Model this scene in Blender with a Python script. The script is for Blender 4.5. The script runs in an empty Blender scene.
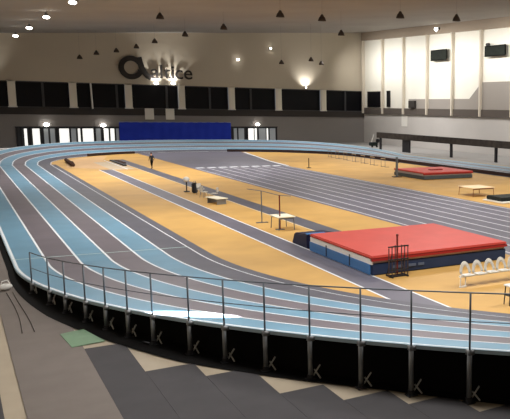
import bpy, bmesh, math, random
from mathutils import Matrix, Vector
random.seed(7)
R = math.radians
scn = bpy.context.scene
col = scn.collection

# ---------------------------------------------------------------- camera
F_PX, CX, CY = 747.33, 477.3, 226.6
rx = Vector((0.81813, -0.57481, 0.01600)); dn = Vector((-0.07598, -0.13565, -0.98784)); fw = Vector((0.56999, 0.80697, -0.15466))
cam_d = bpy.data.cameras.new('camera'); cam = bpy.data.objects.new('camera', cam_d); col.objects.link(cam)
up = -dn; bk = -fw
cam.matrix_world = Matrix(((rx.x, up.x, bk.x, 0), (rx.y, up.y, bk.y, 0), (rx.z, up.z, bk.z, 7.0), (0, 0, 0, 1)))
cam_d.sensor_width = 36; cam_d.lens = F_PX / 510 * 36
cam_d.shift_x = (255 - CX) / 510; cam_d.shift_y = (CY - 209.5) / 510
cam_d.clip_start = .2; cam_d.clip_end = 500
scn.camera = cam

# ---------------------------------------------------------------- world, exposure, large lamps
w = bpy.data.worlds.new('world'); scn.world = w; w.use_nodes = True
w.node_tree.nodes['Background'].inputs[0].default_value = (.9, .93, 1, 1)
w.node_tree.nodes['Background'].inputs[1].default_value = .3
scn.view_settings.view_transform = 'Standard'; scn.view_settings.look = 'None'
scn.view_settings.gamma = 1; scn.view_settings.use_curve_mapping = False
scn.view_settings.exposure = 0.0

def area(name, loc, target, sx, sy, power, color=(1, .975, .94), spread=180):
    d = bpy.data.lights.new(name, 'AREA'); d.shape = 'RECTANGLE'; d.size = sx; d.size_y = sy
    d.energy = power; d.color = color; d.spread = R(spread)
    o = bpy.data.objects.new(name, d); col.objects.link(o); o.location = loc
    o.rotation_euler = (Vector(target) - Vector(loc)).to_track_quat('-Z', 'Y').to_euler(); return o
def spot(name, loc, target, power, angle, blend=.6, color=(1, .97, .94), radius=.12, scale=(1, 1, 1)):
    d = bpy.data.lights.new(name, 'SPOT'); d.energy = power; d.color = color; d.spot_size = R(angle); d.spot_blend = blend
    d.shadow_soft_size = radius
    o = bpy.data.objects.new(name, d); col.objects.link(o); o.location = loc
    o.rotation_euler = (Vector(target) - Vector(loc)).to_track_quat('-Z', 'Y').to_euler(); o.scale = scale; return o
LK = 1.0
for x in (10, 30, 50):
    for y in (20, 46):
        z = 14.2 + .07 * x
        area('hall_lamp_bank', (x, y, z), (x, y, 0), 6, 6, 3000 * LK)
for x in (18, 36, 56):
    for y in (82, 112):
        spot('hall_flood', (x, y, 15.6 + .055 * x), (x, y, 0), (17000 if (x, y) == (56, 112) else 11500) * LK, 150, 1, radius=.2)
# added fill lights without fixtures, brightening the white right wall
for y in (88, 108, 128):
    area('wall_washer', (63, y, 17.0), (70, y, 13.0), 18, .8, 1200 * LK, (1, .97, .92), 150)
# ---------------------------------------------------------------- materials
MATS = {}
def mat(name, rgb, rough=.7, spec=.3, metal=0, noise=0.0, nscale=3.0, rgb2=None, bump=0, emit=0, alpha=1):
    if name in MATS: return MATS[name]
    m = bpy.data.materials.new(name); m.use_nodes = True; nt = m.node_tree; b = nt.nodes['Principled BSDF']
    lin = lambda c: tuple(((v / 255) / 12.92 if v / 255 <= .04045 else ((v / 255 + .055) / 1.055) ** 2.4) for v in c) + (1,)
    b.inputs['Base Color'].default_value = lin(rgb); b.inputs['Roughness'].default_value = rough
    b.inputs['Specular IOR Level'].default_value = spec; b.inputs['Metallic'].default_value = metal
    if noise or rgb2:
        tc = nt.nodes.new('ShaderNodeTexCoord'); n = nt.nodes.new('ShaderNodeTexNoise'); n.inputs['Scale'].default_value = nscale
        n.inputs['Detail'].default_value = 6; nt.links.new(tc.outputs['Object'], n.inputs['Vector'])
        r = nt.nodes.new('ShaderNodeValToRGB'); a = lin(rgb); k = 1 - noise
        r.color_ramp.elements[0].position = .3; r.color_ramp.elements[1].position = .7
        r.color_ramp.elements[0].color = lin(rgb2) if rgb2 else (a[0] * k, a[1] * k, a[2] * k, 1)
        r.color_ramp.elements[1].color = a
        nt.links.new(n.outputs['Fac'], r.inputs['Fac']); nt.links.new(r.outputs['Color'], b.inputs['Base Color'])
        if bump:
            bp = nt.nodes.new('ShaderNodeBump'); bp.inputs['Strength'].default_value = bump
            nt.links.new(n.outputs['Fac'], bp.inputs['Height']); nt.links.new(bp.outputs['Normal'], b.inputs['Normal'])
    if emit:
        b.inputs['Emission Color'].default_value = lin(rgb); b.inputs['Emission Strength'].default_value = emit
    MATS[name] = m; return m
ORANGE = mat('orange_rubber', (200, 158, 90), .6, .3, noise=.22, nscale=.35)
BLUE = mat('light_blue_rubber', (106, 148, 172), .42, .4, noise=.16, nscale=.6)
GREY = mat('mauve_grey_rubber', (108, 101, 108), .45, .4, noise=.2, nscale=.6)
DGREY = mat('dark_grey_rubber', (86, 86, 96), .5, .4, noise=.2, nscale=.6)
SPRINT = mat('sprint_grey_rubber', (102, 100, 112), .5, .4, noise=.2, nscale=.4)
WHITE = mat('white_line_paint', (222, 226, 230), .5, .3)
BEIGE = mat('beige_concrete', (166, 153, 133), .6, .3, noise=.15, nscale=.8)
CARP = mat('grey_floor_sheet', (116, 108, 102), .75, .2, noise=.12, nscale=1.2)
CARPD = mat('charcoal_floor_sheet', (68, 66, 68), .75, .2, noise=.15, nscale=1.2)
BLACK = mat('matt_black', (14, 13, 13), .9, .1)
DARK = mat('dark_plastic', (38, 38, 42), .6, .3)
STEEL = mat('galvanised_steel', (132, 134, 136), .45, .5, metal=.5, noise=.15, nscale=6)
DSTEEL = mat('dark_steel', (104, 110, 116), .5, .4, metal=.3)
WHITEM = mat('white_metal', (228, 226, 220), .5, .3)
RED = mat('red_vinyl', (202, 78, 68), .55, .3, noise=.12, nscale=.8, bump=.1)
REDD = mat('dark_red_vinyl', (150, 34, 32), .6, .3)
MBLUE = mat('mid_blue_vinyl', (70, 120, 176), .5, .3)
NAVY = mat('navy_vinyl', (36, 52, 84), .55, .3, noise=.2, nscale=1)
BANNER = mat('royal_blue_fabric', (44, 64, 184), .8, .1, noise=.15, nscale=.5)
GREEN = mat('green_mat', (112, 142, 112), .6, .3, noise=.2, nscale=2)  # colour of light reflected on the floor
LAMPM = mat('lamp_glass', (255, 250, 240), .5, .3, emit=14)
PANE = mat('lit_glazing', (250, 250, 245), .3, .4, emit=.9)
PANE2 = mat('dim_glazing', (150, 155, 158), .3, .4, emit=.25)
SKIN = mat('skin', (196, 148, 122), .6, .3)

# ---------------------------------------------------------------- mesh helpers
class MB:
    def __init__(s): s.bm = bmesh.new()
    def box(s, c, size, rot=None, bev=0):
        g = bmesh.ops.create_cube(s.bm, size=1)['verts']
        M = Matrix.Translation(c) @ (rot.to_4x4() if rot else Matrix.Identity(4)) @ Matrix.Diagonal((*size, 1))
        bmesh.ops.transform(s.bm, matrix=M, verts=g)
        if bev: bmesh.ops.bevel(s.bm, geom=list({e for v in g for e in v.link_edges}), offset=bev, segments=2, affect='EDGES')
        return s
    def tube(s, pts, r, n=8, cap=True):
        pts = [Vector(p) for p in pts]; rings = []
        for i, p in enumerate(pts):
            t = (pts[min(i + 1, len(pts) - 1)] - pts[max(i - 1, 0)]).normalized()
            a = t.cross(Vector((0, 0, 1)));
            if a.length < .01: a = t.cross(Vector((0, 1, 0)))
            a.normalize(); b = t.cross(a); rr = r[i] if isinstance(r, (list, tuple)) else r
            rings.append([s.bm.verts.new(p + (a * math.cos(2 * math.pi * k / n) + b * math.sin(2 * math.pi * k / n)) * rr) for k in range(n)])
        for A, B in zip(rings, rings[1:]):
            for k in range(n): s.bm.faces.new((A[k], A[(k + 1) % n], B[(k + 1) % n], B[k]))
        if cap: s.bm.faces.new(rings[0][::-1]); s.bm.faces.new(rings[-1])
        return s
    def prism(s, poly, z0, z1):
        a = [s.bm.verts.new((x, y, z0)) for x, y in poly]; b = [s.bm.verts.new((x, y, z1)) for x, y in poly]; n = len(poly)
        s.bm.faces.new(a[::-1]); s.bm.faces.new(b)
        for k in range(n): s.bm.faces.new((a[k], a[(k + 1) % n], b[(k + 1) % n], b[k]))
        return s
    def strip(s, rows):                       # rows of equal length point lists, skinned
        V = [[s.bm.verts.new(p) for p in r] for r in rows]
        for A, B in zip(V, V[1:]):
            for k in range(len(A) - 1): s.bm.faces.new((A[k], A[k + 1], B[k + 1], B[k]))
        return s
    def ball(s, c, r, sc=(1, 1, 1)):
        g = bmesh.ops.create_uvsphere(s.bm, u_segments=14, v_segments=9, radius=r)['verts']
        bmesh.ops.transform(s.bm, matrix=Matrix.Translation(c) @ Matrix.Diagonal((*sc, 1)), verts=g); return s
    def build(s, name, m, parent=None, smooth=False):
        bmesh.ops.recalc_face_normals(s.bm, faces=s.bm.faces)
        me = bpy.data.meshes.new(name); s.bm.to_mesh(me); s.bm.free()
        if smooth:
            for p in me.polygons: p.use_smooth = True
        me.materials.append(m); o = bpy.data.objects.new(name, me); col.objects.link(o)
        if parent: o.parent = parent
        return o
def thing(name, label, cat, loc=(0, 0, 0), rz=0, group=None):
    o = bpy.data.objects.new(name, None); o.empty_display_size = .1; col.objects.link(o); o.location = loc; o.rotation_euler.z = rz
    return tag(o, label, cat, group)
def tag(o, label, cat, group=None):
    o['label'] = label; o['category'] = cat
    if group: o['group'] = group
    return o
def struct(o): o['kind'] = 'structure'; return o
def dup(root, loc, rz=None, label=None, group=None):
    r = root.copy(); col.objects.link(r); r.location = loc
    if rz is not None: r.rotation_euler.z = rz
    if label: r['label'] = label
    if group: r['group'] = group
    for ch in list(root.children):
        c = ch.copy(); col.objects.link(c); c.parent = r
        for g in list(ch.children):
            d = g.copy(); col.objects.link(d); d.parent = c
    return r

# ---------------------------------------------------------------- track geometry
X0, RI, CYN = 9.33, 26.7, 36.12           # left inner line, near bend
CM = 28.85; RF, CYF = 19.4, 97.8           # centre line, far bend
H0, H1 = .1, 1.38
W1, WL = 1.331, 1.22
OFF = [0, W1] + [W1 + WL * i for i in range(1, 6)]; D = OFF[-1]
C1 = Vector((X0 + RI, CYN)); m50 = 11.1
path = []                                   # (inner point, outward normal, outer height)
for i in range(32): path.append((Vector((X0, CYF - (CYF - CYN) * i / 32)), Vector((-1, 0)), H0))
def bank(a): return H0 + H1 * math.sin(min(a / R(60), 1) * math.pi / 2)
PH = math.acos((C1.x - CM) / ((C1.x - CM) / math.cos(R(50))))
k = (C1.x - CM) / math.cos(R(50)); C2 = C1 + Vector((-math.cos(R(50)), -math.sin(R(50)))) * k; R2 = RI - k
for i in range(0, 50):
    a = R(i); n = Vector((-math.cos(a), -math.sin(a))); path.append((C1 + n * RI, n, bank(a)))
for i in range(50, 130, 2):
    a = R(i); n = Vector((-math.cos(a), -math.sin(a))); path.append((C2 + n * R2, n, bank(min(a, math.pi - a))))
C3 = Vector((2 * CM - C1.x, C1.y)); XR = 2 * CM - X0
for i in range(130, 181, 2):
    a = R(i); n = Vector((-math.cos(a), -math.sin(a))); path.append((C3 + n * RI, n, bank(math.pi - a)))
for i in range(1, 32): path.append((Vector((XR, CYN + (CYF - CYN) * i / 32)), Vector((1, 0)), H0))
for i in range(0, 180, 2):
    a = R(i); n = Vector((math.cos(a), math.sin(a))); path.append((Vector((CM, CYF)) + n * RF, n, bank(min(a, math.pi - a))))
path.append(path[0])
def tp(i, d, dz=0.0):
    p, n, h = path[i]; q = p + n * d; return (q.x, q.y, .03 + h * max(d, 0) / D + dz)
N = len(path)

# ---------------------------------------------------------------- hall shell
WX0, WX1, WY0, WY1 = -6.0, 70.0, -8.0, 140.0
struct(MB().box(((WX0 + WX1) / 2, (WY0 + WY1) / 2, -.16), (WX1 - WX0 + 2, WY1 - WY0 + 2, .3)).build('floor', BEIGE))
CEIL = mat('ceiling_panels', (166, 160, 154), .85, .15, noise=.12, nscale=.12)
WALLU = mat('beige_wall_cladding', (198, 188, 171), .8, .2, noise=.07, nscale=.15)
WALLL = mat('grey_wall_render', (140, 135, 132), .85, .2, noise=.14, nscale=.08)
WPANEL = mat('white_wall_panel', (240, 238, 228), .7, .2, noise=.05, nscale=.2)
COLM = mat('pale_column_paint', (232, 226, 212), .7, .2)
GLASSD = mat('dark_window_glass', (13, 13, 18), .5, .15)
def cz(y, x=70): return 21.9 - .023 * (WY1 - max(y, 60)) - .07 * (70 - x)
b = MB()
for d in (0, .4):
    b.strip([[(x, y, cz(y, x) + d) for x in (WX0 - 1, WX1 + 1)] for y in (WY0 - 1, 60, WY1 + 1)])
ceil = struct(b.build('ceiling', CEIL))
# back wall: lower grey zone with openings left for nothing, window strip, upper cladding
ZW0, ZW1 = 6.2, 10.35
bw = struct(MB().box((32, WY1 + .25, ZW0 / 2), (78, .5, ZW0)).build('wall_back', WALLL))
struct(MB().box((32, WY1 + .25, (ZW1 + 23) / 2), (78, .5, 23 - ZW1)).build('wall_back_upper', WALLU))
struct(MB().box((32, WY1 - .05, ZW0 - .55), (76, .3, 1.1)).build('trim_back_sill', mat('dark_sill', (62, 58, 56), .8, .2)))
px = [-1.2, 8.7, 17.25, 25.65, 34.3, 43.1, 52.0, 61.1, 70.4]
mu = [[4.0], [13.0], [19.99, 23.9], [31.9], [39.3], [46.8], [], [66.0]]
for i in range(8):
    a, c_ = px[i] + .5, px[i + 1] - .5; c_ = min(c_, WX1)
    wn = struct(MB().box(((a + c_) / 2, WY1 + .45, (ZW0 + ZW1) / 2), (c_ - a, .1, ZW1 - ZW0)).build('window_%d' % (i + 1), GLASSD))
    f = MB()
    f.box(((a + c_) / 2, WY1 + .3, ZW1 - .08), (c_ - a, .16, .16)).box(((a + c_) / 2, WY1 + .3, ZW0 + .08), (c_ - a, .16, .16))
    for m_ in mu[i]: f.box((m_, WY1 + .3, (ZW0 + ZW1) / 2), (.34, .16, ZW1 - ZW0 - .3))
    f.build('window_frame', mat('window_frame_paint', (66, 66, 68), .6, .3), wn)
for i, x in enumerate(px[:-1]):
    p = MB().box((x, WY1 - .15, (ZW0 + ZW1) / 2 + .1), (1.05, .5, ZW1 - ZW0 - .2)).box((x, WY1 - .12, ZW0 + .1), (1.25, .6, .16)).box((x, WY1 - .12, ZW1 - .06), (1.2, .56, .12))
    struct(p.build('trim_pillar_%d' % (i + 1), COLM))
# glazed door groups at ground level
def door_group(n, x0, x1, panes, posts):
    z0, z1 = 0.0, 3.05
    d = struct(MB().box(((x0 + x1) / 2, WY1 - .06, z1 / 2), (x1 - x0, .1, z1)).build('door_%d' % n, mat('dark_door_recess', (52, 54, 56), .5, .4)))
    f = MB().box(((x0 + x1) / 2, WY1 - .16, z1 + .06), (x1 - x0 + .3, .2, .14))
    for x in posts: f.box((x, WY1 - .16, z1 / 2), (.24, .2, z1))
    f.build('door_frame', DARK, d)
    for a, c_, m in panes: MB().box(((a + c_) / 2, WY1 - .13, 1.5), (c_ - a, .05, 2.7)).build('pane', m, d)
door_group(1, 8.9, 24.1, [(9.95, 10.35, PANE), (11.1, 12.1, PANE), (12.7, 13.3, PANE2), (13.6, 14.25, PANE2), (14.9, 16.3, PANE), (16.6, 17.3, PANE2), (17.6, 17.95, PANE), (18.3, 19.9, PANE), (20.3, 21.0, PANE2), (21.5, 22.2, PANE), (22.5, 23.1, PANE), (23.4, 23.8, PANE2)],
           [8.95, 9.5, 10.7, 12.5, 14.55, 16.45, 18.1, 20.1, 21.3, 24.0])
door_group(2, 42.9, 51.5, [(43.3, 43.9, PANE2), (44.1, 45.2, PANE2), (46.0, 47.0, PANE), (47.2, 47.6, PANE), (48.0, 49.3, PANE2), (49.5, 49.8, PANE), (50.1, 51.2, PANE2)],
           [43.0, 44.0, 45.7, 47.8, 49.9, 51.4])
# right wall
struct(MB().box((WX1 + .25, 66, 2.9), (.5, 150, 5.8)).build('wall_right', mat('pale_grey_wall_render', (200, 196, 192), .85, .2, noise=.14, nscale=.08)))  # lighter copy of the grey render, paints in stronger light on this wall
struct(MB().box((WX1 + .25, 66, 14.5), (.5, 150, 17.4)).build('wall_right_upper', WPANEL))
struct(MB().box((WX1 - .1, 66, 6.4), (.3, 147, 1.2)).build('trim_gallery_front', mat('gallery_front', (92, 85, 80), .8, .2)))
LGREY = mat('light_grey_cladding', (158, 152, 146), .8, .2)
b = MB(); b.box((WX1 - .04, 111.8, 7.85), (.08, 19.6, 1.7))
vs = [b.bm.verts.new(q) for q in ((WX1 - .08, 102, 7.0), (WX1 - .08, 98.4, 7.0), (WX1 - .08, 98.4, 11.3), (WX1 - .08, 102, 8.6))]; b.bm.faces.new(vs)
b.box((WX1 - .04, 68, 9.15), (.08, 60.8, 4.3))
struct(b.build('trim_right_wainscot', LGREY))
b = MB(); b.strip([[(WX1 - .01, y, 20.3 - .022 * (140 - y)), (WX1 - .5, y, 20.3 - .022 * (140 - y)), (WX1 - .5, y, 22.1 - .022 * (140 - y)), (WX1 - .01, y, 22.1 - .022 * (140 - y))] for y in (140, 100, 60)])
struct(b.build('trim_soffit', mat('soffit_paint', (160, 147, 132), .8, .2)))
ys = [139.6, 131.3, 123.1, 114.7, 106.6, 98.4, 90.2, 82.0, 73.8]
for i, y in enumerate(ys):
    zt = 20.3 - .022 * (140 - y)
    struct(MB().box((WX1 - .3, y, (zt + 5.9) / 2), (.55, .34, zt - 5.9)).box((WX1 - .3, y, zt - .15), (.58, .5, .3)).build('trim_column_%d' % (i + 1), mat('right_column_paint', (212, 203, 188), .7, .2)))
w9 = struct(MB().box((WX1 - .06, 135.3, 8.75), (.1, 6.3, 3.2)).build('window_9', GLASSD))
MB().box((WX1 - .12, 138.3, 8.75), (.1, .15, 3.2)).box((WX1 - .12, 132.3, 8.75), (.1, .15, 3.2)).box((WX1 - .12, 135.3, 10.3), (.1, 6.2, .14)).build('window_frame', COLM, w9)
w10 = struct(MB().box((WX1 - .06, 129.3, 8.75), (.1, 1.3, 3.1)).build('window_10', GLASSD))
MB().box((WX1 - .12, 129.9, 8.75), (.1, .12, 3.1)).box((WX1 - .12, 128.7, 8.75), (.1, .12, 3.1)).build('window_frame', DARK, w10)
struct(MB().box((WX0 - .25, 66, 10.5), (.5, 150, 22)).build('wall_left', WALLU))
struct(MB().box((32, WY0 - .25, 10.5), (78, .5, 22)).build('wall_front', WALLU))

APR = mat('pale_grey_floor', (150, 148, 146), .6, .3, noise=.1, nscale=.5)
struct(MB().box((64.0, 66, .004), (11.9, 147.8, .008)).build('side_apron', APR))
struct(MB().box((26.0, 133.4, .004), (64, 13, .008)).build('back_apron', APR))
# ---------------------------------------------------------------- infield surfaces
inner = [(p.x, p.y) for p, n, h in path[:-1]]
struct(MB().prism(inner, -.008, .0).build('infield_surface', ORANGE))
# near half inner margin strip (dark grey) inside the inner line
def ribbon(d0, d1, i0, i1, dz=0., zflat=None):
    rows = []
    for i in range(i0, i1 + 1):
        a, c_ = tp(i, d0, dz), tp(i, d1, dz)
        if zflat is not None: a = (a[0], a[1], zflat); c_ = (c_[0], c_[1], zflat)
        rows.append([a, c_])
    return MB().strip(rows)
struct(ribbon(-.5, .05, 0, 215, zflat=.02).build('track_margin', DGREY))
def rect(x0, x1, y0, y1, z, t=.006): return MB().box(((x0 + x1) / 2, (y0 + y1) / 2, z - t / 2), (x1 - x0, y1 - y0, t))
def near_y(x, off=0):                       # y of the inner line of the near bend at x
    r = RI + off; return CYN - math.sqrt(r * r - (C1.x - x) ** 2)
arc_far = [(CM + RF * math.cos(R(a)), CYF + RF * math.sin(R(a))) for a in range(66, 112, 3)]
spr = [(22, 12), (32.8, 12), (32.8, 86), (33.6, 95), (34.9, 103), (35.8, 109)] + [q for q in arc_far if 22 < q[0] < 36.8] + [(22, 115.6)]
st = struct(MB().prism(spr, .0, .006).build('sprint_straight', SPRINT))
for i in range(9):
    x = 22.35 + i * (32.5 - 22.35) / 8; rect(x - .05, x + .05, 12, 86.5, .012, .005).build('lane_line', mat('soft_white_paint', (206, 206, 212), .5, .3), st)
for i in range(8):
    x = 22.35 + (i + .5) * (32.5 - 22.35) / 8; rect(x - .42, x + .42, 86.4, 87.3, .012, .005).build('start_mark', WHITE, st)
MB().strip([[(x, y, .012), (x + .35, y + .1, .012)] for x, y in [(32.8, 86), (33.6, 95), (34.9, 103), (35.8, 109), (36.6, 114)]]).build('edge_line', WHITE, st)
struct(MB().prism([(10.4, 93), (12.6, 90), (15.4, 90), (15.5, 103), (17.5, 112.2), (14, 109), (11.6, 104)], 0, .005).build('infield_tan_area', mat('pale_tan_rubber', (206, 168, 122), .6, .2, noise=.15, nscale=.6)))  # glare on the far left rubber, painted as a paler tan patch
rw = struct(MB().prism([(12.95, near_y(12.95)), (14.15, near_y(14.15)), (14.15, 88.3), (12.95, 88.3)], 0, .008).build('runway', SPRINT))
rect(12.86, 12.95, 23.6, 88.3, .012).build('edge_line', WHITE, rw); rect(14.15, 14.23, 21.4, 88.3, .012).build('edge_line', WHITE, rw)
rw = struct(rect(16.75, 18.0, 36, 104, .008, .008).build('runway', DGREY))
rect(16.66, 16.75, 36, 104, .012).build('edge_line', mat('cream_line_paint', (214, 196, 160), .6, .2), rw)
rw = struct(rect(14.0, 16.4, 88, 100, .008, .008).build('runway', mat('tan_rubber', (196, 178, 150), .6, .2, noise=.2, nscale=.8)))
rect(15.6, 15.72, 88, 103, .014).build('edge_line', WHITE, rw)

# ---------------------------------------------------------------- banked running track
trk = thing('running_track', 'banked oval running track with alternating light blue and grey lanes and white lines', 'running track')
lane_m = [DGREY, BLUE, GREY, BLUE, GREY, BLUE]
for k in range(6):
    ribbon(OFF[k], OFF[k + 1], 0, N - 1).build('lane', lane_m[k], trk)
for k, d in enumerate(OFF):
    hw = .045 if k else .06
    e = min(d + hw, D) if k < 6 else D
    ribbon(max(d - hw, 0) if k < 6 else D - .1, e, 0, N - 1, .008).build('lane_line', WHITE, trk)
rows = []
for i in range(N):
    t = tp(i, D); rows.append([(t[0], t[1], t[2]), (t[0] + path[i][1].x * .04, t[1] + path[i][1].y * .04, t[2]), (t[0] + path[i][1].x * .04, t[1] + path[i][1].y * .04, t[2] - .1), (t[0], t[1], t[2] - .1)])
MB().strip(rows).build('edge_trim', mat('pale_blue_edge', (168, 190, 204), .5, .3), trk)
rows = []
for i in range(N):
    t = tp(i, D - .35, -.09); rows.append([(t[0], t[1], t[2]), (t[0], t[1], -.005)])
MB().strip(rows).build('skirt', BLACK, trk)  # black sheet standing in for the unlit space under the bank
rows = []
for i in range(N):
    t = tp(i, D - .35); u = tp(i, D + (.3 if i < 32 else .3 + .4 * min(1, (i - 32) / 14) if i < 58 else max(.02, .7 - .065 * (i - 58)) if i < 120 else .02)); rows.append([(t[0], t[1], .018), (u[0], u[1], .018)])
MB().strip(rows).build('base_flange', BLACK, trk)  # black floor strip that paints in the shadow outside the track edge
# finish line across the lanes at the end of the left straight
rows = [[tp(31, d, .012), (tp(31, d)[0], tp(31, d)[1] + .1, tp(31, d)[2] + .012)] for d in [x * D / 12 for x in range(13)]]
MB().strip(rows).build('finish_line', mat('pale_green_paint', (186, 208, 206), .5, .3), trk)
# dark kerb on the far side of the infield
def kerb(i0, i1, h, label):
    b = MB(); o_ = []
    rows = [[(tp(i, -.12)[0], tp(i, -.12)[1], .021), (tp(i, -.12)[0], tp(i, -.12)[1], h), (tp(i, -.02)[0], tp(i, -.02)[1], h), (tp(i, -.02)[0], tp(i, -.02)[1], .021)] for i in range(i0, i1 + 1)]
    b.strip(rows); return tag(b.build('track_kerb', mat('dark_brown_kerb', (60, 44, 42), .7, .2)), label, 'kerb')
n_far = N - 1 - 90
kerb(n_far - 26, n_far + 36, .4, 'low dark kerb between far orange infield and the track on the right')
kerb(N - 1 - 34, N - 1 - 22, .35, 'short dark kerb at the far left end of the orange infield')

# ---------------------------------------------------------------- railing round the near bend
rail = thing('track_railing', 'steel post and rail barrier round the outer edge of the near banked bend', 'railing')
def rp(a, d, dz):
    n = Vector((-math.cos(a), -math.sin(a)))
    c_, r = (C1, RI) if a <= R(50) else (C2, R2)
    p = c_ + n * (r + d); return Vector((p.x, p.y, .03 + bank(min(a, math.pi - a)) + dz))
angs = [R(v) for v in (7.8, 11.4, 13.9, 16.5, 18.7, 20.8, 22.9, 25.6, 27.9, 30.3, 32.7, 35.2, 37.5, 40.0, 42.5, 45.0)]
def rh(a): return 1.15 + .25 * max(0, math.degrees(a) - 12) / 28
for a in angs:
    top = rp(a, D + .1, rh(a)); mid = rp(a, D + .1, -.02); base = Vector((mid.x, mid.y, 0)); n = Vector((-math.cos(a), -math.sin(a), 0))
    po = MB().tube([mid, top], .026, 8).build('post', DSTEEL, rail, True)
    b = MB().tube([base + Vector((0, 0, .02)), mid + Vector((0, 0, .02))], .062, 10)
    b.box(mid - n * .03 + Vector((0, 0, -.05)), (.16, .16, .12))
    b.build('support_leg', STEEL, po, True)
    b = MB().box(base + Vector((0, 0, .015)), (.24, .24, .03)).tube([base + Vector((0, 0, .02)), base + Vector((0, 0, .14))], .085, 10)
    b.build('foot_plate', DARK, po)
    t = Vector((n.y, -n.x, 0)) * -1
    b = MB().tube([base + t * .26 - n * .08 + Vector((0, 0, .05)), base + t * .05 - n * .1 + Vector((0, 0, .26))], .022, 6)
    b.tube([base + t * .05 - n * .06 + Vector((0, 0, .1)), base + t * .22 - n * .12 + Vector((0, 0, .4))], .022, 6)
    b.build('brace', mat('pale_brace_steel', (170, 170, 166), .4, .4), po)
aa = [angs[0] + (angs[-1] - angs[0]) * i / 60 for i in range(61)]
MB().tube([rp(a, D + .1, rh(a)) for a in aa], .019, 8).build('top_rail', DSTEEL, rail, True)
MB().tube([rp(a, D + .1, rh(a) * .5) for a in aa], .013, 6).build('mid_rail', DSTEEL, rail, True)

# ---------------------------------------------------------------- floor sheets outside the track
def sheet(x0, x1, y0, y1, m, label, z=.012):
    return tag(MB().box(((x0 + x1) / 2, (y0 + y1) / 2, z / 2), (x1 - x0, y1 - y0, z)).build('floor_sheet', m), label, 'floor sheet', None)
sheet(.97, 2.74, 1, 42, CARP, 'long mid grey floor sheet along the left edge of the hall')
tips = [(2.745, 3.795, 23.4), (3.8, 5.035, 20.5), (5.04, 6.205, 19.3), (6.21, 7.34, 17.1), (7.345, 8.53, 15.87), (8.535, 9.69, 14.8), (9.695, 10.905, 13.5), (10.91, 12.1, 12.5)]
wh = ['beside the long mid grey sheet, its end under the green mat', 'second from the long mid grey sheet', 'third from the long mid grey sheet', 'fourth from the long mid grey sheet, in the middle of the row', 'fourth from the right of the row with stepped ends', 'third from the right of the row with stepped ends', 'next to the last sheet at the lower right', 'at the lower right corner, last of the row']
for (a, c_, y1), s_ in zip(tips, wh):
    tag(MB().box(((a + c_) / 2, (1 + y1) / 2, .006), (c_ - a, y1 - 1, .012)).build('floor_sheet', CARPD), 'charcoal floor sheet ' + s_, 'floor sheet', 'charcoal floor sheets with stepped ends')
tag(MB().box((-1.7, 20, .006), (4.5, 38, .012)).build('floor_sheet', CARPD), 'dark floor sheet left of the narrow beige strip of bare floor', 'floor sheet')
b = MB(); b.prism([(2.33, 25.3), (2.46, 23.7), (3.36, 23.85), (3.0, 25.5)], .013, .025)  # light reflected on the floor, built as a thin green slab
tag(b.build('floor_mat', GREEN), 'pale green mat on the floor beside the black track skirt', 'mat')
for k, (x, s_) in enumerate(((1.35, 'outer'), (1.62, 'inner'))):
    pts = [(x + .1 * math.sin(y * .5 + k), y, .025) for y in [26 + i * .5 for i in range(13)]]
    tag(MB().tube(pts, .013, 6).build('cable', mat('cable_grey', (72, 66, 62), .7, .2), None, True), 'thin dark cable lying on the grey floor sheet, %s of two' % ('the one farther from' if k == 0 else 'the one nearer'), 'cable')
for o, s_ in zip([o for o in col.objects if o.name.startswith('cable')], ('left', 'right')):
    o['label'] = 'thin dark cable on the grey floor sheet left of the track, %s one of two' % s_
bag = thing('rolled_bag', 'small white bag left on the grey floor near the left track edge', 'bag', (1.32, 32.5, .012), .5)
MB().ball((0, 0, .13), .2, (1.3, .8, .62)).build('body', mat('white_fabric', (214, 212, 206), .8, .1), bag, True)
MB().tube([(-.18, 0, .2), (-.1, 0, .36), (.1, 0, .38), (.18, 0, .2)], .018, 6).build('handle', WHITEM, bag)

# ---------------------------------------------------------------- landing mats
def landing_mat(x0, x1, y0, y1, h, hb, label, side_l, side_f, seam=True):
    t = thing('landing_mat', label, 'landing mat', ((x0 + x1) / 2, (y0 + y1) / 2, 0))
    sx, sy = x1 - x0, y1 - y0
    MB().box((0, 0, h - .07), (sx, sy, .14), bev=.05).build('top_cover', RED, t)
    MB().box((0, -sy / 2 + .06, h - .18), (sx - .04, .16, .1)).build('cover_hem', REDD, t)
    MB().box((0, 0, (h - .14 + hb) / 2), (sx - .16, sy - .16, h - .14 - hb), bev=.03).build('foam_block', side_f[0], t)
    MB().box((0, 0, hb / 2 + .01), (sx - .1, sy - .1, hb - .02), bev=.03).build('base_block', side_f[1], t)
    return t
t = landing_mat(14.1, 21.25, 27.6, 34.2, .86, .52, 'big red pole vault landing mat with white and blue left side and navy front', None, (mat('grey_pink_vinyl', (178, 150, 142), .6, .2), NAVY))
# left side faces are white above mid blue
MB().box((-3.575 + .06, 0, .6), (.08, 6.5, .23)).build('side_panel', mat('white_vinyl', (232, 230, 228), .5, .3), t)
MB().box((-3.575 + .03, .1, .26), (.06, 6.4, .44)).build('side_panel', MBLUE, t)
for y in (-1.2, 1.3): MB().box((-3.575 - .01, y, .35), (.03, .05, .5)).build('strap', DARK, t)
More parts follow.
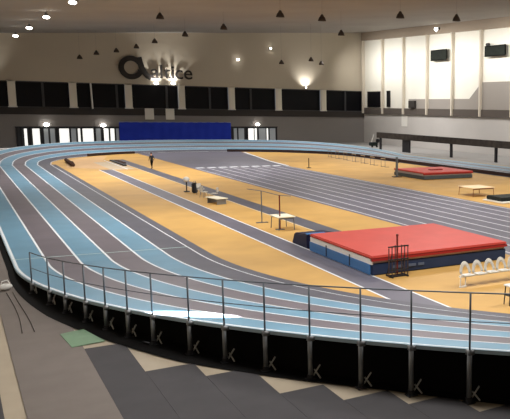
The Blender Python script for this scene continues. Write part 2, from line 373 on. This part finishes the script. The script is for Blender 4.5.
# faint lettering-like pale marks on the navy front
txt_m = mat('faded_print', (88, 100, 122), .6, .2)
for x, w_ in ((-2.3, .5), (-1.6, .35), (-1.15, .3)): MB().box((x, -3.29, .3), (w_, .02, .12)).build('printed_mark', txt_m, t)
v = thing('box_collar_pad', 'dark navy wedge pad at the runway end of the big red mat', 'pad', (15.0, 35.7, 0))
b = MB(); bm = b.bm
V = [bm.verts.new(q) for q in ((-.8, -.95, 0), (.8, -.95, 0), (.8, 1.1, 0), (-.8, 1.1, 0), (-.8, -.95, .72), (.8, -.95, .72), (.8, .75, .6), (-.8, .75, .6))]
for f in ((0, 1, 2, 3), (4, 5, 6, 7), (0, 1, 5, 4), (1, 2, 6, 5), (2, 3, 7, 6), (3, 0, 4, 7)): bm.faces.new([V[i] for i in f])
bmesh.ops.bevel(bm, geom=bm.edges[:], offset=.05, segments=2, affect='EDGES')
b.build('body', mat('deep_navy_vinyl', (26, 28, 58), .5, .3), v)
MB().box((-.3, -.85, .74), (1.0, .3, .05), bev=.02).build('flap', MBLUE, v)
t2 = landing_mat(38.3, 44.3, 63.6, 69.8, .72, .36, 'smaller red high jump mat with grey sides on the far right infield', None, (mat('pale_grey_vinyl', (170, 166, 166), .6, .2), mat('slate_vinyl', (76, 82, 84), .6, .2)))
MB().box((0, -.5, .76), (1.4, .7, .1), bev=.03).build('folded_cover', REDD, t2)
t3 = thing('crash_pad', 'black pad with a white edge lying at the right edge beside the sprint lanes', 'pad', (35.6, 45.9, 0))
MB().box((0, 0, .06), (3.6, 2.6, .1), bev=.02).build('base_board', WHITEM, t3)
MB().box((0, .1, .26), (3.2, 2.0, .3), bev=.05).build('body', mat('black_green_vinyl', (34, 40, 38), .6, .2), t3)

# ---------------------------------------------------------------- infield equipment
def small_table(name, label, x, y, sx, sy, h, top, leg, rz=0):
    t = thing(name, label, 'table', (x, y, 0), rz)
    MB().box((0, 0, h - .025), (sx, sy, .05), bev=.012).build('tabletop', top, t)
    for a in (-1, 1):
        for c_ in (-1, 1): MB().tube([(a * (sx / 2 - .06), c_ * (sy / 2 - .06), 0), (a * (sx / 2 - .1), c_ * (sy / 2 - .1), h - .05)], .025, 6).build('leg', leg, t)
    for e in (-1, 1): MB().box((0, e * (sy / 2 - .08), h - .1), (sx - .2, .03, .08)).build('rail', leg, t)
    return t
small_table('judges_table', 'small white topped table with dark legs beside the thin metal frame', 15.45, 41.4, 1.05, 1.4, .78, mat('cream_table_top', (236, 230, 206), .5, .3), DSTEEL)
small_table('folding_table', 'tan topped table on dark brown legs in front of the small red mat', 35.3, 50.2, 2.2, 2.2, .74, mat('tan_table_top', (232, 206, 168), .5, .3), mat('brown_steel', (120, 74, 48), .5, .3))
fr = thing('timing_frame', 'tall thin metal gate frame with a crossbar standing on orange infield behind the table', 'frame', (15.2, 42.9, 0))
MB().tube([(0, 1.3, 0), (0, 1.3, 1.95)], .035, 8).build('upright', DSTEEL, fr)
MB().tube([(0, -1.75, 0), (0, -1.75, 2.0)], .04, 8).build('upright', mat('dark_red_steel', (112, 44, 40), .5, .3), fr)
MB().tube([(-.5, 2.4, 1.98), (0, 1.3, 1.95), (0, -1.75, 1.98), (.55, -2.1, 1.95)], .022, 6).build('crossbar', DSTEEL, fr)
MB().box((0, 1.3, .02), (.7, .2, .04)).build('foot', DSTEEL, fr)
MB().box((0, -1.75, .02), (.5, .2, .04)).build('foot', DSTEEL, fr)
MB().tube([(0, 1.3, .9), (0, -1.75, .85)], .012, 6).build('tie_bar', DSTEEL, fr)
# dark lattice rack in front of the big mat
lt = thing('equipment_rack', 'dark barred metal rack with a tall centre pole in front of the big red mat', 'rack', (15.05, 27.1, 0))
for i, (x, h) in enumerate(((-.45, 1.25), (-.3, 1.32), (-.15, 1.36), (.15, 1.36), (.3, 1.34), (.45, 1.3))):
    MB().tube([(x, -.1, .05), (x, -.1, h)], .025, 6).build('bar', mat('dark_bronze', (66, 52, 52), .5, .4), lt)
MB().tube([(0, 0, .05), (0, 0, 1.72)], .04, 8).tube([(0, 0, 1.72), (0, 0, 1.8)], .055, 8).build('centre_pole', mat('dark_red_steel', (112, 44, 40)), lt)
for z in (1.3, .75, .3): MB().box((0, -.1, z), (.96, .05, .05)).build('cross_rail', DARK, lt)
MB().box((0, -.1, .04), (.85, .1, .06)).box((-.36, 0, .04), (.06, .6, .06)).box((.36, 0, .04), (.06, .6, .06)).box((0, 0, .07), (.72, .08, .04)).build('base', DARK, lt)
for s_ in (-1, 1): MB().tube([(s_ * .36, .25, .06), (s_ * .3, -.1, 1.0)], .018, 6).build('stay', DARK, lt)
# beam of round-backed seats
bs = thing('beam_seat', 'row of pale round-backed seats on one beam in front of the big mat', 'seat', (16.3, 24.1, 0))
PS = mat('pale_grey_shell', (206, 204, 196), .35, .5)
MB().box((1.75, 0, .42), (3.7, .1, .07)).build('beam', WHITEM, bs)
for i in range(6):
    x = .26 + i * .6; s1 = MB()
    dome = [(x + .25 * math.cos(math.pi * q / 16), .12 + .1 * math.sin(math.pi * q / 16), .5 + .46 * math.sin(math.pi * q / 16)) for q in range(17)]
    s1.tube(dome, .024, 6)
    bk_ = s1.build('backrest', PS, bs, True)
    sb = MB()
    sb.strip([[(x + r * .25 * math.cos(math.pi * q / 16), .12 + .1 * r * math.sin(math.pi * q / 16), .5 + .46 * r * math.sin(math.pi * q / 16)) for r in (.62, .8, 1)] for q in range(17)])
    o_ = sb.build('shell', PS, bk_, True); o_.modifiers.new('solid', 'SOLIDIFY').thickness = .015
    MB().box((x, -.05, .47), (.46, .4, .04), bev=.015).build('seat', PS, bs)
for x in (0, 3.5):
    b = MB().tube([(x - .12, -.1, .02), (x - .12, -.1, .42)], .03, 6).tube([(x + .12, -.1, .02), (x + .12, -.1, .42)], .03, 6)
    b.box((x, -.1, .03), (.32, .08, .06)).build('leg_frame', WHITEM, bs)
stl = thing('stool', 'dark stool with a white seat at the right edge in front of the seats', 'stool', (16.35, 20.9, 0))
MB().box((0, 0, .72), (.5, .4, .06), bev=.02).build('seat', WHITEM, stl)
for a in (-1, 1):
    for c_ in (-1, 1): MB().tube([(a * .22, c_ * .17, 0), (a * .18, c_ * .14, .7)], .025, 6).build('leg', DARK, stl)
MB().box((0, 0, .35), (.4, .3, .03)).build('shelf', DARK, stl)

# chairs and things on the middle orange strip
pole = thing('marker_post', 'dark post topped by a round white disc on the middle orange strip', 'post', (15.55, 63.1, 0))
MB().tube([(0, 0, 0), (0, 0, .95)], .05, 8).box((0, 0, .03), (.4, .4, .06)).build('pole', DARK, pole)
MB().ball((0, 0, 1.02), .26, (1, 1, .85)).build('head', WHITEM, pole, True)
def make_chair(label):
    t = thing('stacking_chair', label, 'chair', group='pale chairs on the middle orange strip')
    MB().box((0, 0, .45), (.46, .44, .04), bev=.015).build('seat', PS, t)
    MB().box((0, .22, .72), (.44, .04, .34), bev=.015).build('backrest', PS, t)
    for a in (-1, 1):
        for c_ in (-1, 1): MB().tube([(a * .22, c_ * .22, 0), (a * .19, c_ * .19, .44)], .018, 6).build('leg', STEEL, t)
        MB().tube([(a * .2, .2, .44), (a * .2, .24, .8)], .016, 6).build('back_frame', STEEL, t)
    return t
ch = make_chair('pale stacking chair just behind the dark holdall on the orange strip'); ch.location = (16.0, 60.6, 0); ch.rotation_euler.z = .5
dup(ch, (15.7, 58.6, 0), 1.9, 'pale stacking chair in the middle of the group on the orange strip')
dup(ch, (16.1, 57.2, 0), -2.2, 'pale stacking chair nearest the low bench on the orange strip')
bn = thing('low_bench', 'low cream bench at the near end of the chair group', 'bench', (15.5, 54.6, 0), .2)
MB().box((0, 0, .42), (.9, 1.7, .05), bev=.015).build('seat', mat('cream_table_top', (236, 230, 206)), bn)
for y in (-.7, .7): MB().box((0, y, .2), (.7, .06, .4)).build('leg', STEEL, bn)
hb = thing('holdall', 'dark upright holdall standing beside the pale chairs', 'bag', (15.9, 62.0, 0), .3)
MB().box((0, 0, .42), (.42, .34, .84), bev=.08).build('body', DARK, hb)
MB().tube([(-.1, 0, .82), (-.1, 0, .95), (.1, 0, .95), (.1, 0, .82)], .02, 6).build('handle', DSTEEL, hb)

# hurdles on the far right infield
def make_hurdle(label):
    t = thing('hurdle', label, 'hurdle', group='hurdles by the far kerb')
    MB().box((0, 0, 1.0), (.05, 1.15, .09), bev=.01).build('top_bar', mat('weathered_white', (186, 166, 140), .6, .2), t)
    for s_ in (-1, 1):
        MB().tube([(0, s_ * .5, .03), (0, s_ * .5, 1.0)], .025, 6).build('upright', DSTEEL, t)
        MB().box((.25, s_ * .5, .02), (.6, .05, .04)).build('foot', DSTEEL, t)
    return t
hu = make_hurdle('hurdle near the far dark kerb, nearest the grey upright'); hu.location = (42.5, 80.0, 0)
words = ['second', 'third', 'fourth', 'fifth', 'sixth', 'seventh']
for i, s_ in enumerate(words): dup(hu, (42.7 + .25 * i, 83.2 + 3.1 * i, 0), 0, 'hurdle near the far dark kerb, %s from the grey upright' % s_)
hp = thing('lane_post', 'lone thin dark post at the far edge of the sprint lanes', 'post', (33.9, 82, 0))
MB().tube([(0, 0, 0), (0, 0, 1.15)], .05, 8).build('pole', DARK, hp); MB().box((0, 0, .03), (.4, .4, .06)).build('base', DARK, hp)
up_ = thing('jump_upright', 'grey high jump upright at the left end of the smaller red mat', 'upright', (37.5, 67.6, 0))
MB().box((0, 0, 1.05), (.2, .2, 2.0), bev=.02).build('post', mat('grey_paint', (104, 108, 108), .5, .3), up_)
MB().box((0, 0, .03), (.9, .6, .06), bev=.01).build('base', DARK, up_); MB().box((.16, 0, 1.5), (.14, .12, .1)).build('bar_support', DARK, up_)
# far left bits
dr = thing('rolled_mat', 'dark rolled mat lying on the far left end of the infield', 'mat', (11.4, 98.0, 0), 0)
MB().tube([(-.3, -4.2, .22), (0, 4.2, .22)], .22, 12).build('roll', mat('dark_brown_rubber', (70, 52, 44), .8, .1), dr, True)
MB().tube([(-.1, -1.5, .22), (-.09, -1.3, .22)], .232, 12).build('strap', BLACK, dr)
br = thing('takeoff_board', 'long dark board on the ground at the far end of the middle runway', 'board', (16.2, 97, 0))
MB().box((0, 0, .1), (.35, 9, .16), bev=.02).build('board', DARK, br); MB().box((.6, 2, .08), (.5, 5, .12), bev=.02).build('side_board', mat('dark_brown_rubber', (70, 52, 44)), br)
eq = thing('equipment_cart', 'low dark cart standing on the far right bend of the track', 'cart', (54.6, 106.0, .9))
MB().box((0, 0, .5), (1.2, .8, .55), bev=.08).build('body', mat('dark_green_cover', (34, 44, 42), .7, .2), eq)
MB().box((.6, -.3, 1.0), (.5, .4, .6), bev=.1).build('box', DARK, eq)
MB().tube([(-.3, 0, .8), (.1, 0, 2.0)], .06, 8).build('white_pole', WHITEM, eq)
for a in (-.4, .4): MB().tube([(a, -.45, .14), (a, -.38, .14)], .16, 12).build('wheel', BLACK, eq); 

wb = thing('white_block', 'low white block standing just outside the far left bend of the track', 'block', (6.0, 113.6, 0))
MB().box((0, 0, .5), (2.0, .8, 1.0), bev=.06).build('body', WHITEM, wb); MB().box((0, 0, 1.05), (2.1, .9, .12), bev=.04).build('lid', mat('white_vinyl', (232, 230, 228), .5, .3), wb)
# people
def person(label, loc, rz, cloth, hair, s=1.0, stride=.22):
    t = thing('person', label, 'person', loc, rz)
    J = {'pelvis': (0, 0, .95, .14), 'waist': (0, 0, 1.12, .125), 'chest': (0, .02, 1.34, .155), 'neck': (0, .02, 1.5, .055), 'head': (0, .04, 1.6, .085), 'crown': (0, .03, 1.72, .08),
         'lh': (-.1, 0, .9, .095), 'lk': (-.1, stride * .6, .5, .06), 'la': (-.1, stride, .09, .04), 'lt': (-.1, stride + .16, .04, .035),
         'rh': (.1, 0, .9, .095), 'rk': (.1, -stride * .2, .5, .06), 'ra': (.1, -stride, .1, .04), 'rt': (.1, -stride + .15, .04, .035),
         'ls': (-.19, .0, 1.42, .06), 'le': (-.25, -.08, 1.14, .042), 'lw': (-.24, .06, .9, .032), 'lf': (-.24, .1, .8, .026),
         'rs': (.19, .0, 1.42, .06), 're': (.25, .02, 1.14, .042), 'rw': (.24, .16, .93, .032), 'rf': (.24, .2, .84, .026)}
    E = [('pelvis', 'waist'), ('waist', 'chest'), ('chest', 'neck'), ('neck', 'head'), ('head', 'crown'), ('pelvis', 'lh'), ('lh', 'lk'), ('lk', 'la'), ('la', 'lt'), ('pelvis', 'rh'), ('rh', 'rk'), ('rk', 'ra'), ('ra', 'rt'),
         ('chest', 'ls'), ('ls', 'le'), ('le', 'lw'), ('lw', 'lf'), ('chest', 'rs'), ('rs', 're'), ('re', 'rw'), ('rw', 'rf')]
    ks = list(J); me = bpy.data.meshes.new('body'); me.from_pydata([J[k][:3] for k in ks], [(ks.index(a), ks.index(b_)) for a, b_ in E], [])
    o = bpy.data.objects.new('body', me); col.objects.link(o)
    md = o.modifiers.new('skin', 'SKIN'); md.use_smooth_shade = True
    for i, k_ in enumerate(ks):
        sv = me.skin_vertices[0].data[i]; sv.radius = (J[k_][3], J[k_][3]); sv.use_root = (i == 0)
    o.modifiers.new('sub', 'SUBSURF').levels = 1
    dg = bpy.context.evaluated_depsgraph_get(); dg.update(); m2 = bpy.data.meshes.new_from_object(o.evaluated_get(dg))
    bpy.data.objects.remove(o)
    m2.materials.clear(); m2.materials.append(cloth[0]); m2.materials.append(cloth[1]); m2.materials.append(SKIN)
    for p in m2.polygons:
        z = p.center.z; p.use_smooth = True
        p.material_index = 2 if (z > 1.5 or (abs(p.center.x) > .2 and z < .93)) else (0 if z > .95 else 1)
    o = bpy.data.objects.new('body', m2); col.objects.link(o); o.parent = t
    MB().ball((0, .02, 1.71), .1, (.95, 1.05, .85)).build('hair', hair, t, True)
    return t
HAIR = mat('dark_hair', (34, 26, 22), .8, .2)
person('person in dark clothes walking on the far part of the middle runway', (18.0, 87.4, .01), 2.4, (DARK, BLACK), HAIR)

# ---------------------------------------------------------------- right side rail, signs, screens
sr = thing('spectator_barrier', 'long black barrier on dark supports between the right straight and the grey wall', 'barrier', (60, 78, 0))
MB().box((0, 0, 2.45), (.3, 74, .95), rot=Matrix.Rotation(.0, 3, 'X')).build('panel', mat('black_banner', (74, 68, 64), .8, .1, noise=.4, nscale=1.5), sr)
for y in (36, 27.2, 14, 3, -8, -20, -32): MB().box((.1, y, 1.0), (.3, .35 if y != 27.2 else 2.2, 2.0)).build('support', DARK, sr)
nt_ = tag(MB().box((WX1 - .03, 123.2, 4.7), (.06, 2.2, 2.1), bev=.02).build('wall_notice', mat('white_notice', (226, 224, 218), .7, .2)), 'white square notice on the grey right wall below the gallery front', 'notice')
def screen(y0, y1, z0, z1, label):
    t = thing('scoreboard_screen', label, 'screen', (WX1 - .75, (y0 + y1) / 2, z0))
    sy, sz = abs(y1 - y0), z1 - z0
    MB().box((0, 0, sz / 2), (.1, sy, sz)).build('housing', BLACK, t)
    MB().box((-.06, 0, sz / 2), (.03, sy - .3, sz - .3)).build('display', mat('screen_face', (40, 44, 40), .8, .1, noise=.4, nscale=2), t)
    for s_ in (-1, 1): MB().box((.33, s_ * sy * .3, sz * .5), (.55, .1, .1)).build('bracket', DSTEEL, t)
    return t
screen(107.6, 112.8, 15.15, 16.95, 'dark scoreboard screen on the white wall, nearer the far corner')
s2 = screen(91.4, 96.8, 15.1, 16.75, 'dark scoreboard screen at the right edge of the photo with a small speaker on top')
MB().box((-.0, 1.9, 1.85), (.35, .9, .4), bev=.08).build('speaker', DARK, s2)
tag(MB().box((WX1 - .35, 119.8, 7.75), (.5, 2.1, 1.3), bev=.05).build('ventilation_box', mat('dark_grey_box', (60, 56, 54), .7, .2)), 'dark grey box on the gallery ledge below the white wall', 'box')

# blue banner on the back wall
bn = thing('blue_banner', 'long plain royal blue banner hanging low on the back wall', 'banner', (33.2, WY1 - .75, 0))
b = MB(); b.strip([[(-9.4 + 18.8 * i / 60, .05 * math.sin(i * 1.3), z) for i in range(61)] for z in (.2, 1.4, 2.7, 3.95)]); ob = b.build('cloth', BANNER, bn, True)
so = ob.modifiers.new('solid', 'SOLIDIFY'); so.thickness = .03
MB().tube([(-9.4, 0, 3.97), (9.4, 0, 3.97)], .06, 8).build('top_bar', mat('pale_bar', (150, 160, 190), .5, .3), bn)
for x in (-9.3, 0, 9.3): MB().box((x, .15, 2.0), (.12, .12, 4.0)).build('post', DARK, bn)
for x, z, s_ in ((28.8, 5.75, 'left'), (32.2, 5.65, 'right')):
    tag(MB().box((x, WY1 - .26, 5.35), (1.45, .08, 1.9), bev=.02).build('wall_panel', mat('grey_white_panel', (226, 222, 212), .7, .2)), 'pale vertical panel above the blue banner, %s of two' % s_, 'panel')  # soft patches of light on the wall, built as thin pale slabs
# flag pole like white pole before the window strip
fp = thing('flag_pole', 'slim white pole fixed in front of the dark window strip at the left', 'pole', (20.0, WY1 - .45, 5.9))
MB().tube([(0, 0, 0), (-.12, 0, 4.4)], .13, 8).build('pole', WHITEM, fp); MB().box((0, .1, .1), (.4, .5, .2)).build('bracket', DARK, fp)

# wall sign: looped emblem and lettering
sg = thing('wall_sign', 'large dark looped emblem and lettering altice on the beige back wall', 'sign', (29.0, WY1 - .3, 11.2))
SIGN = mat('dark_sign_letter', (46, 42, 40), .6, .3)
b = MB(); cx_, cz_, r_ = -2.75, 1.9, 1.55
n = 40
outer = []; 
rows = []
for i in range(n + 1):
    a = R(30 + 318 * i / n); wv = .42
    rows.append([(cx_ + (r_ + wv) * math.cos(a), -.0, cz_ + (r_ + wv) * math.sin(a)), (cx_ + (r_ - wv) * math.cos(a), -.0, cz_ + (r_ - wv) * math.sin(a)),
                 (cx_ + (r_ - wv) * math.cos(a), -.25, cz_ + (r_ - wv) * math.sin(a)), (cx_ + (r_ + wv) * math.cos(a), -.25, cz_ + (r_ + wv) * math.sin(a)), (cx_ + (r_ + wv) * math.cos(a), 0, cz_ + (r_ + wv) * math.sin(a))])
b.strip(rows)
pts = [(-1.5, 3.7), (-1.35, 2.9), (-1.1, 2.0), (-.75, 1.2), (-.2, .55), (.35, .3)]; rows = []
for i, (x, z) in enumerate(pts):
    q0, q1 = pts[max(i - 1, 0)], pts[min(i + 1, 5)]; d = Vector((q1[0] - q0[0], q1[1] - q0[1])).normalized(); nn = Vector((-d.y, d.x)) * .45
    rows.append([(x + nn.x, -.02, z + nn.y), (x - nn.x, -.02, z - nn.y), (x - nn.x, -.27, z - nn.y), (x + nn.x, -.27, z + nn.y), (x + nn.x, -.02, z + nn.y)])
b.strip(rows); b.build('emblem', SIGN, sg)
cu = bpy.data.curves.new('txt', 'FONT'); cu.extrude = .08; cu.offset = .02; dgx = None
xx = .35; widths = {}
for ch_ in 'altice':
    cu = bpy.data.curves.new('txt', 'FONT'); cu.body = ch_; cu.size = 3.35; cu.extrude = .1; cu.offset = .02
    o = bpy.data.objects.new('txt', cu); col.objects.link(o); dg = bpy.context.evaluated_depsgraph_get(); dg.update()
    me = bpy.data.meshes.new_from_object(o.evaluated_get(dg)); bpy.data.objects.remove(o)
    mn = min(v.co.x for v in me.vertices); mx = max(v.co.x for v in me.vertices)
    me.transform(Matrix.Translation((xx - mn, -.1, .28)) @ Matrix.Rotation(math.pi / 2, 4, 'X')); xx += mx - mn + .2
    me.materials.clear(); me.materials.append(SIGN); l = bpy.data.objects.new('letter', me); col.objects.link(l); l.parent = sg

# uplights and small lamps on the back wall
def wall_lamp(x, z, label, power=0, r=.28, tgt=None, y=WY1 - .35, ang=110):
    t = thing('wall_lamp', label, 'lamp', (x, y, z))
    MB().ball((0, -.12, 0), r, (1.3, .7, .8)).build('lamp_glass', LAMPM, t, True)
    MB().box((0, .1, -.02), (.5, .2, .3), bev=.04).build('housing', DARK, t)
    if power: spot('wall_lamp_light', (x, y - .9, z - .1), tgt or (x, WY1, z + 2.5), power, ang, 1, (1, .97, .92), .08)
    return t
wall_lamp(30.1, 10.6, 'left bright lamp under the lettering of the wall sign', 900)
wall_lamp(32.9, 10.7, 'right bright lamp under the lettering of the wall sign', 1100)
wall_lamp(57.4, 10.7, 'lamp lighting the beige wall above the right part of the window strip', 900, .12)
wall_lamp(5.2, 10.5, 'lamp lighting the beige wall at the left edge', 700, .12)
wall_lamp(44.4, 15.3, 'tiny round lamp high on the beige wall right of the lettering', 0, .22)
wall_lamp(50.6, 17.7, 'tiny round lamp high on the beige wall farthest right', 0, .16)
wall_lamp(13.1, 3.5, 'small white lamp above the left end of the glazed doors', 0, .33)
wall_lamp(21.4, 3.4, 'small white lamp above the glazed doors next to the blue banner', 0, .33)
wall_lamp(47.7, 3.6, 'small white lamp above the glazed doors right of the banner', 0, .3)

# lit pendant lamps over the left straight, dark ones hanging over the hall
def make_pendant(label, lit, loc):
    t = thing('pendant_lamp', label, 'lamp', loc, 0, 'lit lamps over the left straight' if lit else 'unlit pendant lamps under the ceiling')
    MB().tube([(0, 0, .35), (0, 0, .15), (0, 0, .05), (0, 0, -.1 if lit else -.3)], [.08, .14, .2, .3] if lit else [.1, .2, .3, .42], 14).build('shade', mat('lamp_shade_dark', (66, 56, 50), .6, .3) if not lit else STEEL, t, True)
    MB().tube([(0, 0, .3), (0, 0, max(.4, cz(loc[1], loc[0]) - loc[2]))], .008, 5).build('cable', DSTEEL, t)
    if lit: MB().ball((0, 0, -.12), .33, (1, 1, .5)).build('diffuser', LAMPM, t, True)
    return t
for (x, y, z), s_, pw in zip(((10.0, 77.4, 16), (9.4, 92.5, 16), (9.0, 107.3, 16), (8.5, 121.4, 16)), ('nearest and brightest of four', 'second of four from the front', 'third of four from the front', 'farthest of four'), (9000, 3000, 3000, 3000)):
    make_pendant('lit round pendant lamp over the left straight, ' + s_, True, (x, y, z))
    spot('pendant_light', (x, y, z - .6), (x, y, 0), pw * LK, 140, 1, radius=.3)
dk = [((27.1, 90, 16), 'right of the emblem and nearest the ceiling edge'), ((25.9, 102.5, 16), 'above the lettering, first left of the nearest one'), ((25.3, 116.9, 16), 'above the emblem, third in its row'),
      ((24.2, 124, 15.6), 'just above the emblem, fourth in its row'), ((22.1, 128, 15.1), 'left above the emblem'), ((19.6, 130, 14.7), 'left of the emblem, second last in its row'), ((17.4, 131, 14.0), 'farthest left of the emblem'),
      ((27.7, 73.5, 16), 'above the middle of the hall'), ((32.2, 73.7, 16), 'right of the middle, near the ceiling'), ((40.3, 86.6, 16), 'in the right half near the wall top'),
      ((47, 112, 14.3), 'in front of the beige wall, right of the middle'), ((50, 115, 14.0), 'in front of the beige wall near the white corner'), ((42.4, 64.2, 16), 'in front of the soffit above the right wall'), ((19.2, 85.7, 16.2), 'upper left of the middle under the ceiling'),
      ((44.5, 118, 14), 'in front of the beige wall above the window strip'), ((37, 66, 16), 'near the top right above the white wall')]
for p, s_ in dk: make_pendant('small dark unlit pendant lamp ' + s_, False, p)
sl = thing('ceiling_spotlight', 'small bright spotlight under the soffit above the white right wall', 'lamp', (67.9, 108.8, 20.1))
MB().ball((-.1, 0, 0), .3).build('lamp_glass', LAMPM, sl, True); MB().box((.3, 0, .15), (.5, .5, .35), bev=.05).build('housing', DARK, sl)
# added narrow beam without a fixture, makes the bright patch on the outer lane of the near bend
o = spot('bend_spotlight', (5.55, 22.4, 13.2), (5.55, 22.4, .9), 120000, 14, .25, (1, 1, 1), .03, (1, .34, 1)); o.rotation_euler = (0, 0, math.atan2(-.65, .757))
